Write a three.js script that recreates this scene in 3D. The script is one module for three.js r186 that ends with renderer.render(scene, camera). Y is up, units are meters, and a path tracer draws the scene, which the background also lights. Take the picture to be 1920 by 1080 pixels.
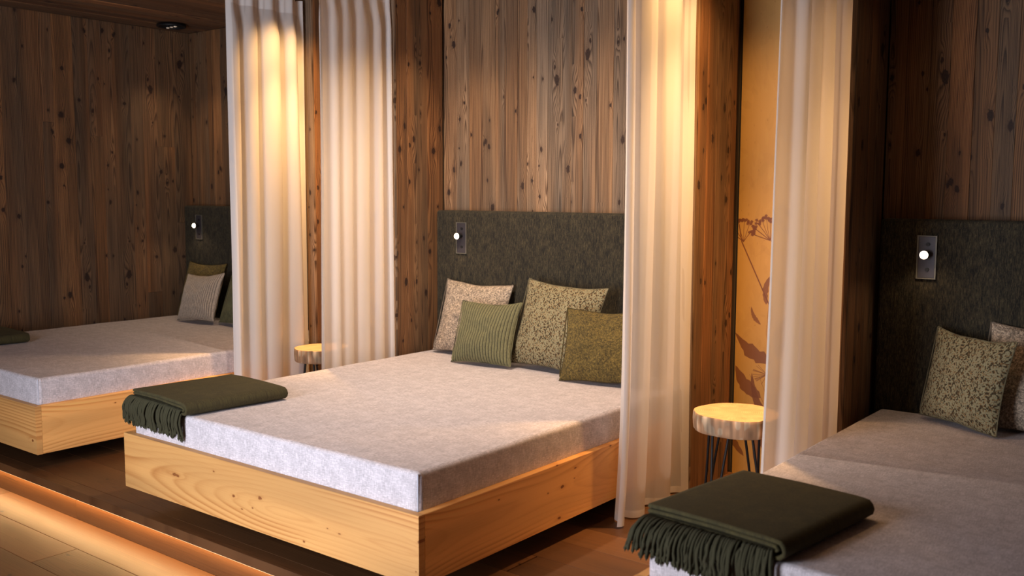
import * as THREE from 'three';
import { RectAreaLightUniformsLib } from 'three/addons/lights/RectAreaLightUniformsLib.js';
import { mergeGeometries } from 'three/addons/utils/BufferGeometryUtils.js';
import { RoundedBoxGeometry } from 'three/addons/geometries/RoundedBoxGeometry.js';

// ---------------------------------------------------------------- camera, exposure, daylight
const scene = new THREE.Scene();
const F = 1818.9, YAW = 0.6651, PITCH = -0.0978, ROLL = 0.0036;
const camera = new THREE.PerspectiveCamera(2 * Math.atan(540 / F) * 180 / Math.PI, 16 / 9, 0.05, 60);
camera.position.set(3.964, 1.3925, 4.408);
camera.rotation.order = 'YXZ';
camera.rotation.set(PITCH, YAW, ROLL);
camera.focus = 4.6;
camera.userData.fStop = 3.0;
const renderer = new THREE.WebGLRenderer({ antialias: true });
renderer.toneMapping = THREE.LinearToneMapping;
renderer.toneMappingExposure = 1.0;
renderer.shadowMap.enabled = true;
renderer.shadowMap.type = THREE.PCFSoftShadowMap;
RectAreaLightUniformsLib.init();
scene.background = new THREE.Color().setRGB(0.10, 0.12, 0.16);

// daylight entering by the window in the front wall (the window itself is built with the walls)
const WIN = { x0: 0.6, x1: 1.85, y0: 0.0, y1: 2.0, z: 4.75 };
const dayLight = new THREE.RectAreaLight(new THREE.Color().setRGB(0.86, 0.89, 1.0), 16.5, WIN.x1 - WIN.x0, WIN.y1 - WIN.y0);
dayLight.position.set((WIN.x0 + WIN.x1) / 2, (WIN.y0 + WIN.y1) / 2, WIN.z - 0.03);
dayLight.lookAt((WIN.x0 + WIN.x1) / 2, (WIN.y0 + WIN.y1) / 2, 0);
scene.add(dayLight);

const WARM = new THREE.Color().setRGB(1.0, 0.56, 0.22), WARM_SOFT = new THREE.Color().setRGB(1.0, 0.72, 0.45);
const AISLE_CD = [5.2, 20], NICHE_CD = [1.8, 2.2, 0.3], BED_CD = 12, READ_CD = 0.12, LED_NITS = 85;
const BED_WHITE = new THREE.Color().setRGB(1.0, 0.78, 0.6);

// ---------------------------------------------------------------- measures (metres)
const W = 1.8, D = 2.615, ZF = 2.145, ZH = 0.10, HB = 0.082, HT = 0.327, HM = 0.458, HH = 1.287;
const CEIL = 2.59, PART_Z = 0.42, LOW = -0.16, XL = -2.635, XR = 6.4, ZFRONT = 4.75, NOSE_Z = 2.19;
const BEDX = [-D, 0, D];

// ---------------------------------------------------------------- helpers
function rng(seed) { let a = seed >>> 0; return () => { a = (a + 0x6D2B79F5) >>> 0; let t = a; t = Math.imul(t ^ (t >>> 15), t | 1); t ^= t + Math.imul(t ^ (t >>> 7), t | 61); return ((t ^ (t >>> 14)) >>> 0) / 4294967296; }; }
const h2 = (x, y, s) => { let n = Math.imul(x, 374761393) + Math.imul(y, 668265263) + Math.imul(s, 2147483647 ^ 40503); n = Math.imul(n ^ (n >>> 13), 1274126177); return ((n ^ (n >>> 16)) >>> 0) / 4294967296; };
function n2(x, y, s = 1) { const xi = Math.floor(x), yi = Math.floor(y); let fx = x - xi, fy = y - yi; fx = fx * fx * (3 - 2 * fx); fy = fy * fy * (3 - 2 * fy); const a = h2(xi, yi, s), b = h2(xi + 1, yi, s), c = h2(xi, yi + 1, s), d = h2(xi + 1, yi + 1, s); return a + (b - a) * fx + (c - a) * fy + (a - b - c + d) * fx * fy; }
const clamp = (v, a = 0, b = 1) => Math.min(b, Math.max(a, v)), mix = (a, b, t) => a + (b - a) * t;
const sstep = (a, b, x) => { const t = clamp((x - a) / (b - a)); return t * t * (3 - 2 * t); };
const taken = {};
function numbered(name) { const k = taken[name] = (taken[name] ?? -1) + 1; return k ? `${name}_${String(k).padStart(3, '0')}` : name; }
function put(name, geo, mat, parent, label) { const m = new THREE.Mesh(geo, mat); m.name = name; m.castShadow = m.receiveShadow = true; if (label) m.userData.label = label; parent.add(m); return m; }
function thing(name, label, category, p = [0, 0, 0], turn = 0, group) { const o = new THREE.Group(); o.name = numbered(name); o.position.set(...p); o.rotation.y = turn; o.userData = { label, category }; if (group) o.userData.group = group; scene.add(o); return o; }
function struct(name, label) { const o = new THREE.Group(); o.name = name; o.userData = { kind: 'structure', label }; scene.add(o); return o; }
function tex(w, h, fn, srgb = true) { const d = new Uint8Array(w * h * 4), c = [0, 0, 0]; for (let j = 0; j < h; j++) for (let i = 0; i < w; i++) { fn(i, j, c); const k = (j * w + i) * 4; d[k] = clamp(c[0], 0, 255); d[k + 1] = clamp(c[1], 0, 255); d[k + 2] = clamp(c[2], 0, 255); d[k + 3] = 255; } const t = new THREE.DataTexture(d, w, h); t.wrapS = t.wrapT = THREE.RepeatWrapping; t.magFilter = THREE.LinearFilter; t.minFilter = THREE.LinearMipmapLinearFilter; t.generateMipmaps = true; if (srgb) t.colorSpace = THREE.SRGBColorSpace; t.needsUpdate = true; return t; }
const lin = (r, g, b) => new THREE.Color().setRGB(r, g, b);
const mat = (o) => new THREE.MeshStandardMaterial({ roughness: 0.8, ...o });
const phys = (o) => new THREE.MeshPhysicalMaterial({ roughness: 0.8, ...o });
function moved(g, x, y, z) { g.translate(x, y, z); return g; }
const box = (x0, x1, y0, y1, z0, z1) => moved(new THREE.BoxGeometry(x1 - x0, y1 - y0, z1 - z0), (x0 + x1) / 2, (y0 + y1) / 2, (z0 + z1) / 2);
const rbox = (x0, x1, y0, y1, z0, z1, r, seg = 3) => moved(new RoundedBoxGeometry(x1 - x0, y1 - y0, z1 - z0, seg, r), (x0 + x1) / 2, (y0 + y1) / 2, (z0 + z1) / 2);
function boxUV(g, sx = 1, sy = sx, rot = false) { // uv in metres by the way each face points
  const p = g.attributes.position, n = g.attributes.normal, uv = new Float32Array(p.count * 2);
  for (let i = 0; i < p.count; i++) { const ax = Math.abs(n.getX(i)), ay = Math.abs(n.getY(i)), az = Math.abs(n.getZ(i)); let u, v; if (ay >= ax && ay >= az) { u = p.getX(i); v = p.getZ(i); } else if (ax > az) { u = p.getZ(i); v = p.getY(i); } else { u = p.getX(i); v = p.getY(i); } if (rot) [u, v] = [v, u]; uv[2 * i] = u * sx; uv[2 * i + 1] = v * sy; }
  g.setAttribute('uv', new THREE.BufferAttribute(uv, 2)); return g;
}
function grid(nu, nv, fn, closeU = false) { // fn(s, t) -> [x, y, z]
  const P = [], UV = [], I = [];
  for (let j = 0; j <= nv; j++) for (let i = 0; i <= nu; i++) { const q = fn(i / nu, j / nv); P.push(q[0], q[1], q[2]); UV.push(q[3] ?? i / nu, q[4] ?? j / nv); }
  for (let j = 0; j < nv; j++) for (let i = 0; i < nu; i++) { const a = j * (nu + 1) + i, b = a + 1, c = a + nu + 1, d = c + 1; I.push(a, b, d, a, d, c); }
  const g = new THREE.BufferGeometry(); g.setAttribute('position', new THREE.Float32BufferAttribute(P, 3)); g.setAttribute('uv', new THREE.Float32BufferAttribute(UV, 2)); g.setIndex(I); g.computeVertexNormals(); return g;
}
function tube(points, r, seg = 16, rad = 6) { return new THREE.TubeGeometry(new THREE.CatmullRomCurve3(points.map(p => new THREE.Vector3(...p))), seg, r, rad, false); }

// ---------------------------------------------------------------- wood textures
// strips of sawn timber: growth rings round a pith that wanders in depth, bent round knots
function woodStrips({ w, h, strips, width, length, seed, early, late, knotCol, ring, knots, contrast, fibre, grey = 0, cracks = 2, pins = 0, pithSpread = 0.16, stain = 0, wander = 0.05, bands = false, knotR = [0.004, 0.011] }) {
  const R = rng(seed), S = [], bump = new Uint8Array(w * h);
  const sw = w / strips;
  for (let k = 0; k < strips; k++) {
    const K = [], C = [], nk = Math.round(knots * (0.4 + 1.2 * R()));
    for (let q = 0; q < nk; q++) K.push([width * (0.1 + 0.8 * R()), length * R(), mix(knotR[0], knotR[1], R() * R()), 1.1 + 0.7 * R()]);
    for (let q = 0; q < pins; q++) K.push([width * R(), length * R(), 0.0016 + 0.0022 * R(), 1 + 1.6 * R()]);
    for (let q = 0; q < cracks; q++) C.push([width * (0.15 + 0.7 * R()), length * R(), 0.08 + 0.35 * R(), 0.0006 + 0.0009 * R()]);
    S.push({ K, C, u0: width * 0.5 + (R() - 0.5) * pithSpread, d0: 0.008 + 0.045 * R(), ring: mix(ring[0], ring[1], R()), wob: 0.4 + R(), tone: 0.9 + 0.2 * R(), s: Math.floor(R() * 1000) });
  }
  const map = tex(w, h, (i, j, c) => {
    const k = Math.min(strips - 1, Math.floor(i / sw)), p = S[k], u = (i - k * sw) / sw * width, v = j / h * length;
    let dd = p.d0 + wander * (n2(v * 0.7, 3, p.s) - 0.5) + 0.012 * (n2(v * 2.6, 9, p.s) - 0.5);
    const uu = u - p.u0 + 0.010 * p.wob * (n2(u * 9, v * 1.3, p.s + 1) - 0.5) + 0.03 * (n2(v * 0.6, 5, p.s) - 0.5);
    let r = Math.sqrt(uu * uu + dd * dd) + 0.0022 * (n2(u * 45, v * 3.5, p.s + 2) - 0.5);
    let knot = 0, halo = 0, kring = 0;
    for (const q of p.K) { const du = u - q[0], dv = (v - q[1]) / q[3]; if (Math.abs(dv) > q[2] * 9) continue; const d = Math.hypot(du, dv * 0.8) / q[2] * (1 + 0.5 * (n2(u * 260, v * 110, p.s + 11) - 0.5)), dl = Math.hypot(du, dv * 0.28) / q[2]; r += q[2] * 1.5 * Math.exp(-dl * dl / 3.2); if (d < 1.15) { knot = Math.max(knot, sstep(1.15, 0.8, d)); kring = Math.sin(d * 14 + q[2] * 900); } halo = Math.max(halo, Math.exp(-d * d / 3.5)); }
    const f = r / p.ring - Math.floor(r / p.ring), L = f < 0.82 ? Math.pow(f / 0.82, 2.4) : 1 - (f - 0.82) / 0.18;
    const fib = n2(u * 1400, v * 9, p.s + 3) - 0.5, fib2 = n2(u * 420, v * 4.5, p.s + 4) - 0.5, blotch = n2(u * 14, v * 1.6, p.s + 5) - 0.5, blotch2 = n2(u * 40, v * 5, p.s + 6) - 0.5;
    const fig = bands ? mix(0.3, 1, sstep(0.42, 0.62, n2(u * 9 + 2, v * 1.1, p.s + 12))) : 1;
    let a = clamp(L * fig * contrast * (0.75 + 0.5 * blotch) + 0.16 * blotch2 + fibre * (fib * 0.8 + fib2) + 0.25 * halo);
    let m = p.tone * (1 + 0.16 * blotch), g = grey * clamp(0.5 + 1.3 * (n2(u * 11 + 40, v * 0.9, p.s + 7) - 0.45));
    const st = stain * sstep(0.52, 0.72, n2(u * 30 + 9, v * 1.4, p.s + 9) + 0.25 * (n2(u * 120, v * 4, p.s + 10) - 0.5) + 0.15 * halo); m *= 1 - st;
    let crack = 0; for (const q of p.C) { const dv = (v - q[1]) / q[2]; if (dv > 0 && dv < 1) { const cu = q[0] + 0.004 * (n2(v * 14, 1, p.s + 8) - 0.5); crack = Math.max(crack, sstep(q[3], q[3] * 0.3, Math.abs(u - cu) / Math.sin(Math.PI * dv))); } }
    for (let ch = 0; ch < 3; ch++) { let val = mix(early[ch], late[ch], a) * m; const avg = 0.72 * (mix(early[0], late[0], a) + mix(early[1], late[1], a) + mix(early[2], late[2], a)) / 3 * [1.06, 1.0, 0.94][ch] * 1.12; val = mix(val, avg, g); val = mix(val, knotCol[ch] * (1 + 0.22 * kring), knot * 0.9); val *= 1 - 0.7 * crack; c[ch] = val; }
    bump[j * w + i] = 255 * clamp(0.45 + 0.3 * L * contrast + 0.25 * fib + 0.12 * fib2 - 0.45 * crack - 0.1 * knot);
  });
  const bm = tex(w, h, (i, j, c) => { c[0] = c[1] = c[2] = bump[j * w + i]; }, false);
  return { map, bump: bm, strips, width, length };
}
const OLD = woodStrips({ w: 1280, h: 2048, strips: 10, width: 0.1, length: 3.2, seed: 11, early: [186, 147, 108], late: [88, 57, 33], knotCol: [50, 31, 20], ring: [0.0035, 0.009], knots: 8, contrast: 1.0, fibre: 0.5, grey: 0.6, cracks: 4, stain: 0.16, knotR: [0.004, 0.017] });
const SPRUCE = woodStrips({ w: 1024, h: 2048, strips: 4, width: 0.26, length: 2.1, seed: 29, early: [232, 178, 110], late: [180, 116, 58], knotCol: [132, 78, 38], ring: [0.011, 0.017], wander: 0.34, bands: true, knots: 5, contrast: 0.8, fibre: 0.12, cracks: 0, pins: 9, pithSpread: 0.1, knotR: [0.005, 0.009] });
const OAK = woodStrips({ w: 1024, h: 2048, strips: 6, width: 0.18, length: 2.4, seed: 53, early: [150, 108, 70], late: [106, 70, 42], knotCol: [58, 36, 22], ring: [0.004, 0.008], knots: 1.6, contrast: 0.7, fibre: 0.4, grey: 0.15, cracks: 2, knotR: [0.005, 0.012] });

function woodMats(set, tints, o = {}) { return tints.map(t => mat({ map: set.map, bumpMap: set.bump, bumpScale: 0.0012, color: lin(...t), roughness: 0.78, ...o })); }
const M_OLD = woodMats(OLD, [[0.84, 0.8, 0.74], [0.74, 0.7, 0.64], [0.85, 0.77, 0.67], [0.7, 0.63, 0.55], [0.92, 0.88, 0.82], [0.8, 0.71, 0.6]]);
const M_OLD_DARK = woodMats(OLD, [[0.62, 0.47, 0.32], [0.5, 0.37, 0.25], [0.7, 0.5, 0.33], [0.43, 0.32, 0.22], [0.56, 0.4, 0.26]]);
const M_OLD_SIDE_SHADE = woodMats(OLD, [[0.62, 0.48, 0.33], [0.56, 0.43, 0.3], [0.66, 0.48, 0.32], [0.5, 0.39, 0.28], [0.58, 0.44, 0.29]]);  // darker tints: side wall boards, and painted shade for the near niche
const M_OLD_BROWN = woodMats(OLD, [[0.82, 0.62, 0.42], [0.66, 0.5, 0.34], [0.9, 0.68, 0.46], [0.56, 0.42, 0.29], [0.74, 0.55, 0.36]]);
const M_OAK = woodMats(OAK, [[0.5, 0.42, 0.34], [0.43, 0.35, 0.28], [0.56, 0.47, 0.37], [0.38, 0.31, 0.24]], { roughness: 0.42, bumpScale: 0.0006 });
const M_OAK_LOW = woodMats(OAK, [[0.4, 0.32, 0.25], [0.35, 0.28, 0.21], [0.44, 0.36, 0.27], [0.31, 0.25, 0.19]], { roughness: 0.45, bumpScale: 0.0006 });  // platform oak darkened; the tint stands in for weaker daylight below the step
const M_SPRUCE = mat({ map: SPRUCE.map, bumpMap: SPRUCE.bump, bumpScale: 0.0004, roughness: 0.55, color: lin(0.96, 0.9, 0.82) });

// one board: chamfered along its two long front edges; lies in x (width) by y (length), front face at z = 0, body behind
const boardCache = {};
function board(w, l, t, set, k, flip, voff, ch = 0.0012) {
  const key = [w.toFixed(3), l.toFixed(3), t, k, flip, voff.toFixed(2), set.width].join();
  if (boardCache[key]) return boardCache[key];
  const a = w / 2, prof = [[-a, -t], [-a, -ch], [-a + ch, 0], [a - ch, 0], [a, -ch], [a, -t]];
  const P = [], N = [], UV = [], I = []; const U = x => { const f = clamp((x + a) / Math.max(w, set.width * 0.0 + w)); const used = Math.min(1, w / set.width); const q = 0.02 + 0.96 * ((flip & 1 ? 1 - f : f) * used); return (k + q) / set.strips; };
  const V = y => { const q = (y + voff) / set.length; return flip & 2 ? 1 - q : q; };
  for (let i = 0; i < prof.length; i++) { const p = prof[i], q = prof[(i + 1) % prof.length], dx = q[0] - p[0], dz = q[1] - p[1], n = Math.hypot(dx, dz), b = P.length / 3; for (const [e, y] of [[p, 0], [q, 0], [q, l], [p, l]]) { P.push(e[0], y, e[1]); N.push(-dz / n, 0, dx / n); UV.push(U(e[0]), V(y)); } I.push(b, b + 1, b + 2, b, b + 2, b + 3); }
  for (const y of [0, l]) { const b = P.length / 3; for (const p of prof) { P.push(p[0], y, p[1]); N.push(0, y ? 1 : -1, 0); UV.push(U(p[0]), V(y)); } for (let i = 1; i < prof.length - 1; i++) y ? I.push(b, b + i, b + i + 1) : I.push(b, b + i + 1, b + i); }
  // the profile runs left to right in front, so the quads above face outward with this order
  const g = new THREE.BufferGeometry(); g.setAttribute('position', new THREE.Float32BufferAttribute(P, 3)); g.setAttribute('normal', new THREE.Float32BufferAttribute(N.map((v, i) => v), 3)); g.setAttribute('uv', new THREE.Float32BufferAttribute(UV, 2)); g.setIndex(I);
  // orient normals away from the board's axis
  const nn = g.attributes.normal, pp = g.attributes.position; for (let i = 0; i < nn.count; i++) { const d = nn.getX(i) * pp.getX(i) + nn.getZ(i) * (pp.getZ(i) + t / 2); if (Math.abs(nn.getY(i)) < 0.5 && d < 0) nn.setXYZ(i, -nn.getX(i), 0, -nn.getZ(i)); }
  return boardCache[key] = g;
}
// fills a strip from a to b with boards of uneven width; place(mesh, centre) puts each one
function boards(parent, set, mats, a, b, wmin, wmax, len, seed, place, { gap = 0.0007, t = 0.014, joints = 0, uneven = 0.0012, name = 'plank' } = {}) {
  const R = rng(seed); let x = a;
  while (x < b - 1e-4) {
    let w = mix(wmin, wmax, R()); w = Math.round(w * 200) / 200; if (b - x - w < wmin * 0.6) w = b - x;
    const cuts = [0]; if (joints && R() < joints) cuts.push(len * (0.2 + 0.6 * R())); cuts.push(len);
    for (let q = 0; q + 1 < cuts.length; q++) {
      const l = cuts[q + 1] - cuts[q] - (q + 2 < cuts.length ? 0.0015 : 0), k = Math.floor(R() * set.strips), room = Math.max(0, set.length - l);
      const m = put(name, board(w - gap, l, t, set, k, Math.floor(R() * 4), room * Math.floor(R() * 5) / 5), mats[Math.floor(R() * mats.length)], parent);
      place(m, x + w / 2, cuts[q], (R() - 0.5) * 2 * uneven);
    }
    x += w;
  }
}
const T = 0.014; // board thickness

// ---------------------------------------------------------------- floor, ceiling, walls
const FLOORB = new THREE.Matrix4().makeBasis(new THREE.Vector3(0, 0, 1), new THREE.Vector3(1, 0, 0), new THREE.Vector3(0, 1, 0));
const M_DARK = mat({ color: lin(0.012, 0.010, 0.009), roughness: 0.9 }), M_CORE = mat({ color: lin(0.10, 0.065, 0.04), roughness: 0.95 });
function floorRows(parent, x0, x1, z0, z1, y, seed, wid = 0.18, mats = M_OAK) {
  const R = rng(seed); let z = z0;
  while (z < z1 - 1e-4) {
    let w = wid; if (z1 - z - w < wid * 0.4) w = z1 - z;
    let x = x0 - 1.6 * R(); if (x < x0) { }
    while (x < x1 - 1e-4) {
      const l = 1.5 + 0.8 * R(), a = Math.max(x, x0), b = Math.min(x + l, x1);
      if (b - a > 0.02) { const L = Math.round((b - a) * 100) / 100, m = put('plank', board(w - 0.0016, Math.min(L, b - a) - 0.0016, 0.016, OAK, Math.floor(R() * 6), Math.floor(R() * 4), 0.1 * Math.floor(R() * 3) * (b - a < 2 ? 1 : 0), 0.0012), mats[Math.floor(R() * 4)], parent); m.setRotationFromMatrix(FLOORB); m.position.set(a, y, z + w / 2); }
      x += l;
    }
    z += w;
  }
}
const floorTop = struct('floor', 'dark oak plank platform that the beds stand on');
floorRows(floorTop, XL, XR, -0.02, NOSE_Z - 0.07, 0, 3, 0.19);
put('platform_core', box(XL - 0.1, XR, -0.3, -0.017, -0.1, NOSE_Z - 0.05), M_CORE, floorTop);
const floorLow = struct('floor_lower', 'oak plank floor below the step');
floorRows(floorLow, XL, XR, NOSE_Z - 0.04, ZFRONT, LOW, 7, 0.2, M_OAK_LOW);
put('subfloor', box(XL - 0.1, XR + 0.1, LOW - 0.14, LOW - 0.017, NOSE_Z - 0.05, ZFRONT + 0.1), M_CORE, floorLow);
// step: nosing boards and riser boards
const nosing = struct('trim_1', 'oak nosing along the platform edge');
const riser = struct('trim_2', 'oak riser of the step lit from under the nosing');
{
  const R = rng(91); let x = XL;
  while (x < XR - 0.01) {
    const l = Math.min(2.2, XR - x);
    let m = put('plank', board(0.07, l - 0.001, 0.04, OAK, Math.floor(R() * 6), 0, 0.1, 0.002), M_OAK[Math.floor(R() * 4)], nosing); m.setRotationFromMatrix(FLOORB); m.position.set(x, 0, NOSE_Z - 0.035);
    m = put('plank', board(0.118, l - 0.001, 0.012, OAK, Math.floor(R() * 6), Math.floor(R() * 4), 0.1, 0.001), M_OAK[Math.floor(R() * 4)], riser);
    m.setRotationFromMatrix(new THREE.Matrix4().makeBasis(new THREE.Vector3(0, -1, 0), new THREE.Vector3(1, 0, 0), new THREE.Vector3(0, 0, 1))); m.position.set(x, -0.041 - 0.0595, NOSE_Z - 0.038);
    x += l;
  }
}
const ceiling = struct('ceiling', 'dark reclaimed board ceiling');
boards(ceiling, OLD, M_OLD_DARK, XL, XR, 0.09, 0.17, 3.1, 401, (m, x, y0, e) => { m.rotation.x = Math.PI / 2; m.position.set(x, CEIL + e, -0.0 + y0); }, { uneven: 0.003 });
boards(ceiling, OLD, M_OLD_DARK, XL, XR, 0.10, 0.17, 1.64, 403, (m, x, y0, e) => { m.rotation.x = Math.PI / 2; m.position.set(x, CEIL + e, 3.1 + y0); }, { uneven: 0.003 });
put('ceiling_core', box(XL - 0.1, XR + 0.1, CEIL + T + 0.004, CEIL + 0.15, -0.1, ZFRONT + 0.1), M_CORE, ceiling);

const wallBack = struct('wall_back', 'reclaimed board wall behind the headboards');
BEDX.forEach((bx, i) => boards(wallBack, OLD, [M_OLD_BROWN, M_OLD, M_OLD_SIDE_SHADE][i], bx - 0.02, bx + W + 0.02, 0.06, 0.105, CEIL - 0.002, 500 + i, (m, x, y0, e) => m.position.set(x, y0, e), { uneven: 0.0015 }));  // same wood throughout; near niche boards are tinted darker to imitate its shade
put('wall_core', box(XL - 0.1, XR + 0.1, -0.3, CEIL + 0.15, -0.2, -0.05), M_CORE, wallBack);
BEDX.forEach(bx => put('batten_panel', box(bx - 0.02, bx + W + 0.02, 0, CEIL, -0.05, -T - 0.003), M_CORE, wallBack));

const wallLeft = struct('wall_left', 'dark reclaimed board side wall of the room');
boards(wallLeft, OLD, M_OLD_SIDE_SHADE, -ZFRONT, 0, 0.075, 0.15, CEIL - LOW - 0.001, 601, (m, x, y0, e) => { m.rotation.y = Math.PI / 2; m.position.set(XL + e, LOW + y0, -x); }, { joints: 0.35, uneven: 0.0015 });
put('wall_core', box(XL - 0.15, XL - T - 0.003, LOW - 0.14, CEIL + 0.15, -0.2, ZFRONT + 0.1), M_CORE, wallLeft);

// dividers between niches and aisles: core, boards on both faces and on the front end
function divider(x0, x1, seed) {
  const g = struct(numbered('wall_divider'), 'reclaimed board divider standing between bed niche and aisle');
  put('wall_core', box(x0 + T + 0.003, x1 - T - 0.003, 0, CEIL - 0.002, -0.05, PART_Z - T - 0.003), M_CORE, g);
  boards(g, OLD, M_OLD_BROWN, -(PART_Z - T), -0.012, 0.075, 0.105, CEIL - 0.004, seed, (m, x, y0, e) => { m.rotation.y = Math.PI / 2; m.position.set(x1 + e, y0 + 0.001, -x); });
  boards(g, OLD, M_OLD_BROWN, -(PART_Z - T), -0.012, 0.075, 0.105, CEIL - 0.004, seed + 1, (m, x, y0, e) => { m.rotation.y = -Math.PI / 2; m.position.set(x0 + e, y0 + 0.001, -x); });
  boards(g, OLD, M_OLD, x0, x1, 0.06, 0.08, CEIL - 0.004, seed + 2, (m, x, y0, e) => m.position.set(x, y0 + 0.001, PART_Z));
}
const PT = 0.07;
[[-D + W + 0.02, 1], [-0.02 - PT, 2], [W + 0.02, 3], [D - 0.02 - PT, 4], [D + W + 0.02, 5]].forEach(([x, s]) => divider(x, x + PT, 700 + 10 * s));
const AISLE = [[-D + W + 0.02 + PT, -0.02 - PT], [W + 0.02 + PT, D - 0.02 - PT]];

// the rest of the room behind the camera: plain walls with the window the daylight comes through
const M_PLASTER = mat({ color: lin(0.26, 0.2, 0.15), roughness: 0.9 });
const wallFront = struct('wall_front', 'wall with the window, behind the viewer');
put('wall_panel', mergeGeometries([box(XL - 0.1, WIN.x0, LOW, CEIL, ZFRONT, ZFRONT + 0.2), box(WIN.x1, XR + 0.1, LOW, CEIL, ZFRONT, ZFRONT + 0.2), box(WIN.x0, WIN.x1, LOW, WIN.y0, ZFRONT, ZFRONT + 0.2), box(WIN.x0, WIN.x1, WIN.y1, CEIL, ZFRONT, ZFRONT + 0.2)]), M_PLASTER, wallFront);
const wallRight = struct('wall_right', 'side wall of the room outside the view');
put('wall_panel', box(XR, XR + 0.2, -0.3, CEIL, -0.2, ZFRONT + 0.1), M_PLASTER, wallRight);
const win = struct('window_1', 'wide window letting in daylight');
put('window_frame', mergeGeometries([box(WIN.x0, WIN.x1, WIN.y0, WIN.y0 + 0.05, ZFRONT + 0.06, ZFRONT + 0.12), box(WIN.x0, WIN.x1, WIN.y1 - 0.05, WIN.y1, ZFRONT + 0.06, ZFRONT + 0.12), box(WIN.x0, WIN.x0 + 0.05, WIN.y0 + 0.05, WIN.y1 - 0.05, ZFRONT + 0.06, ZFRONT + 0.12), box(WIN.x1 - 0.05, WIN.x1, WIN.y0 + 0.05, WIN.y1 - 0.05, ZFRONT + 0.06, ZFRONT + 0.12), box((WIN.x0 + WIN.x1) / 2 - 0.03, (WIN.x0 + WIN.x1) / 2 + 0.03, WIN.y0 + 0.05, WIN.y1 - 0.05, ZFRONT + 0.06, ZFRONT + 0.12)]), M_SPRUCE, win);
put('pane', box(WIN.x0 + 0.05, WIN.x1 - 0.05, WIN.y0 + 0.05, WIN.y1 - 0.05, ZFRONT + 0.085, ZFRONT + 0.095), phys({ transmission: 1, roughness: 0, thickness: 0, color: lin(0.95, 0.97, 1) }), win);

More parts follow.
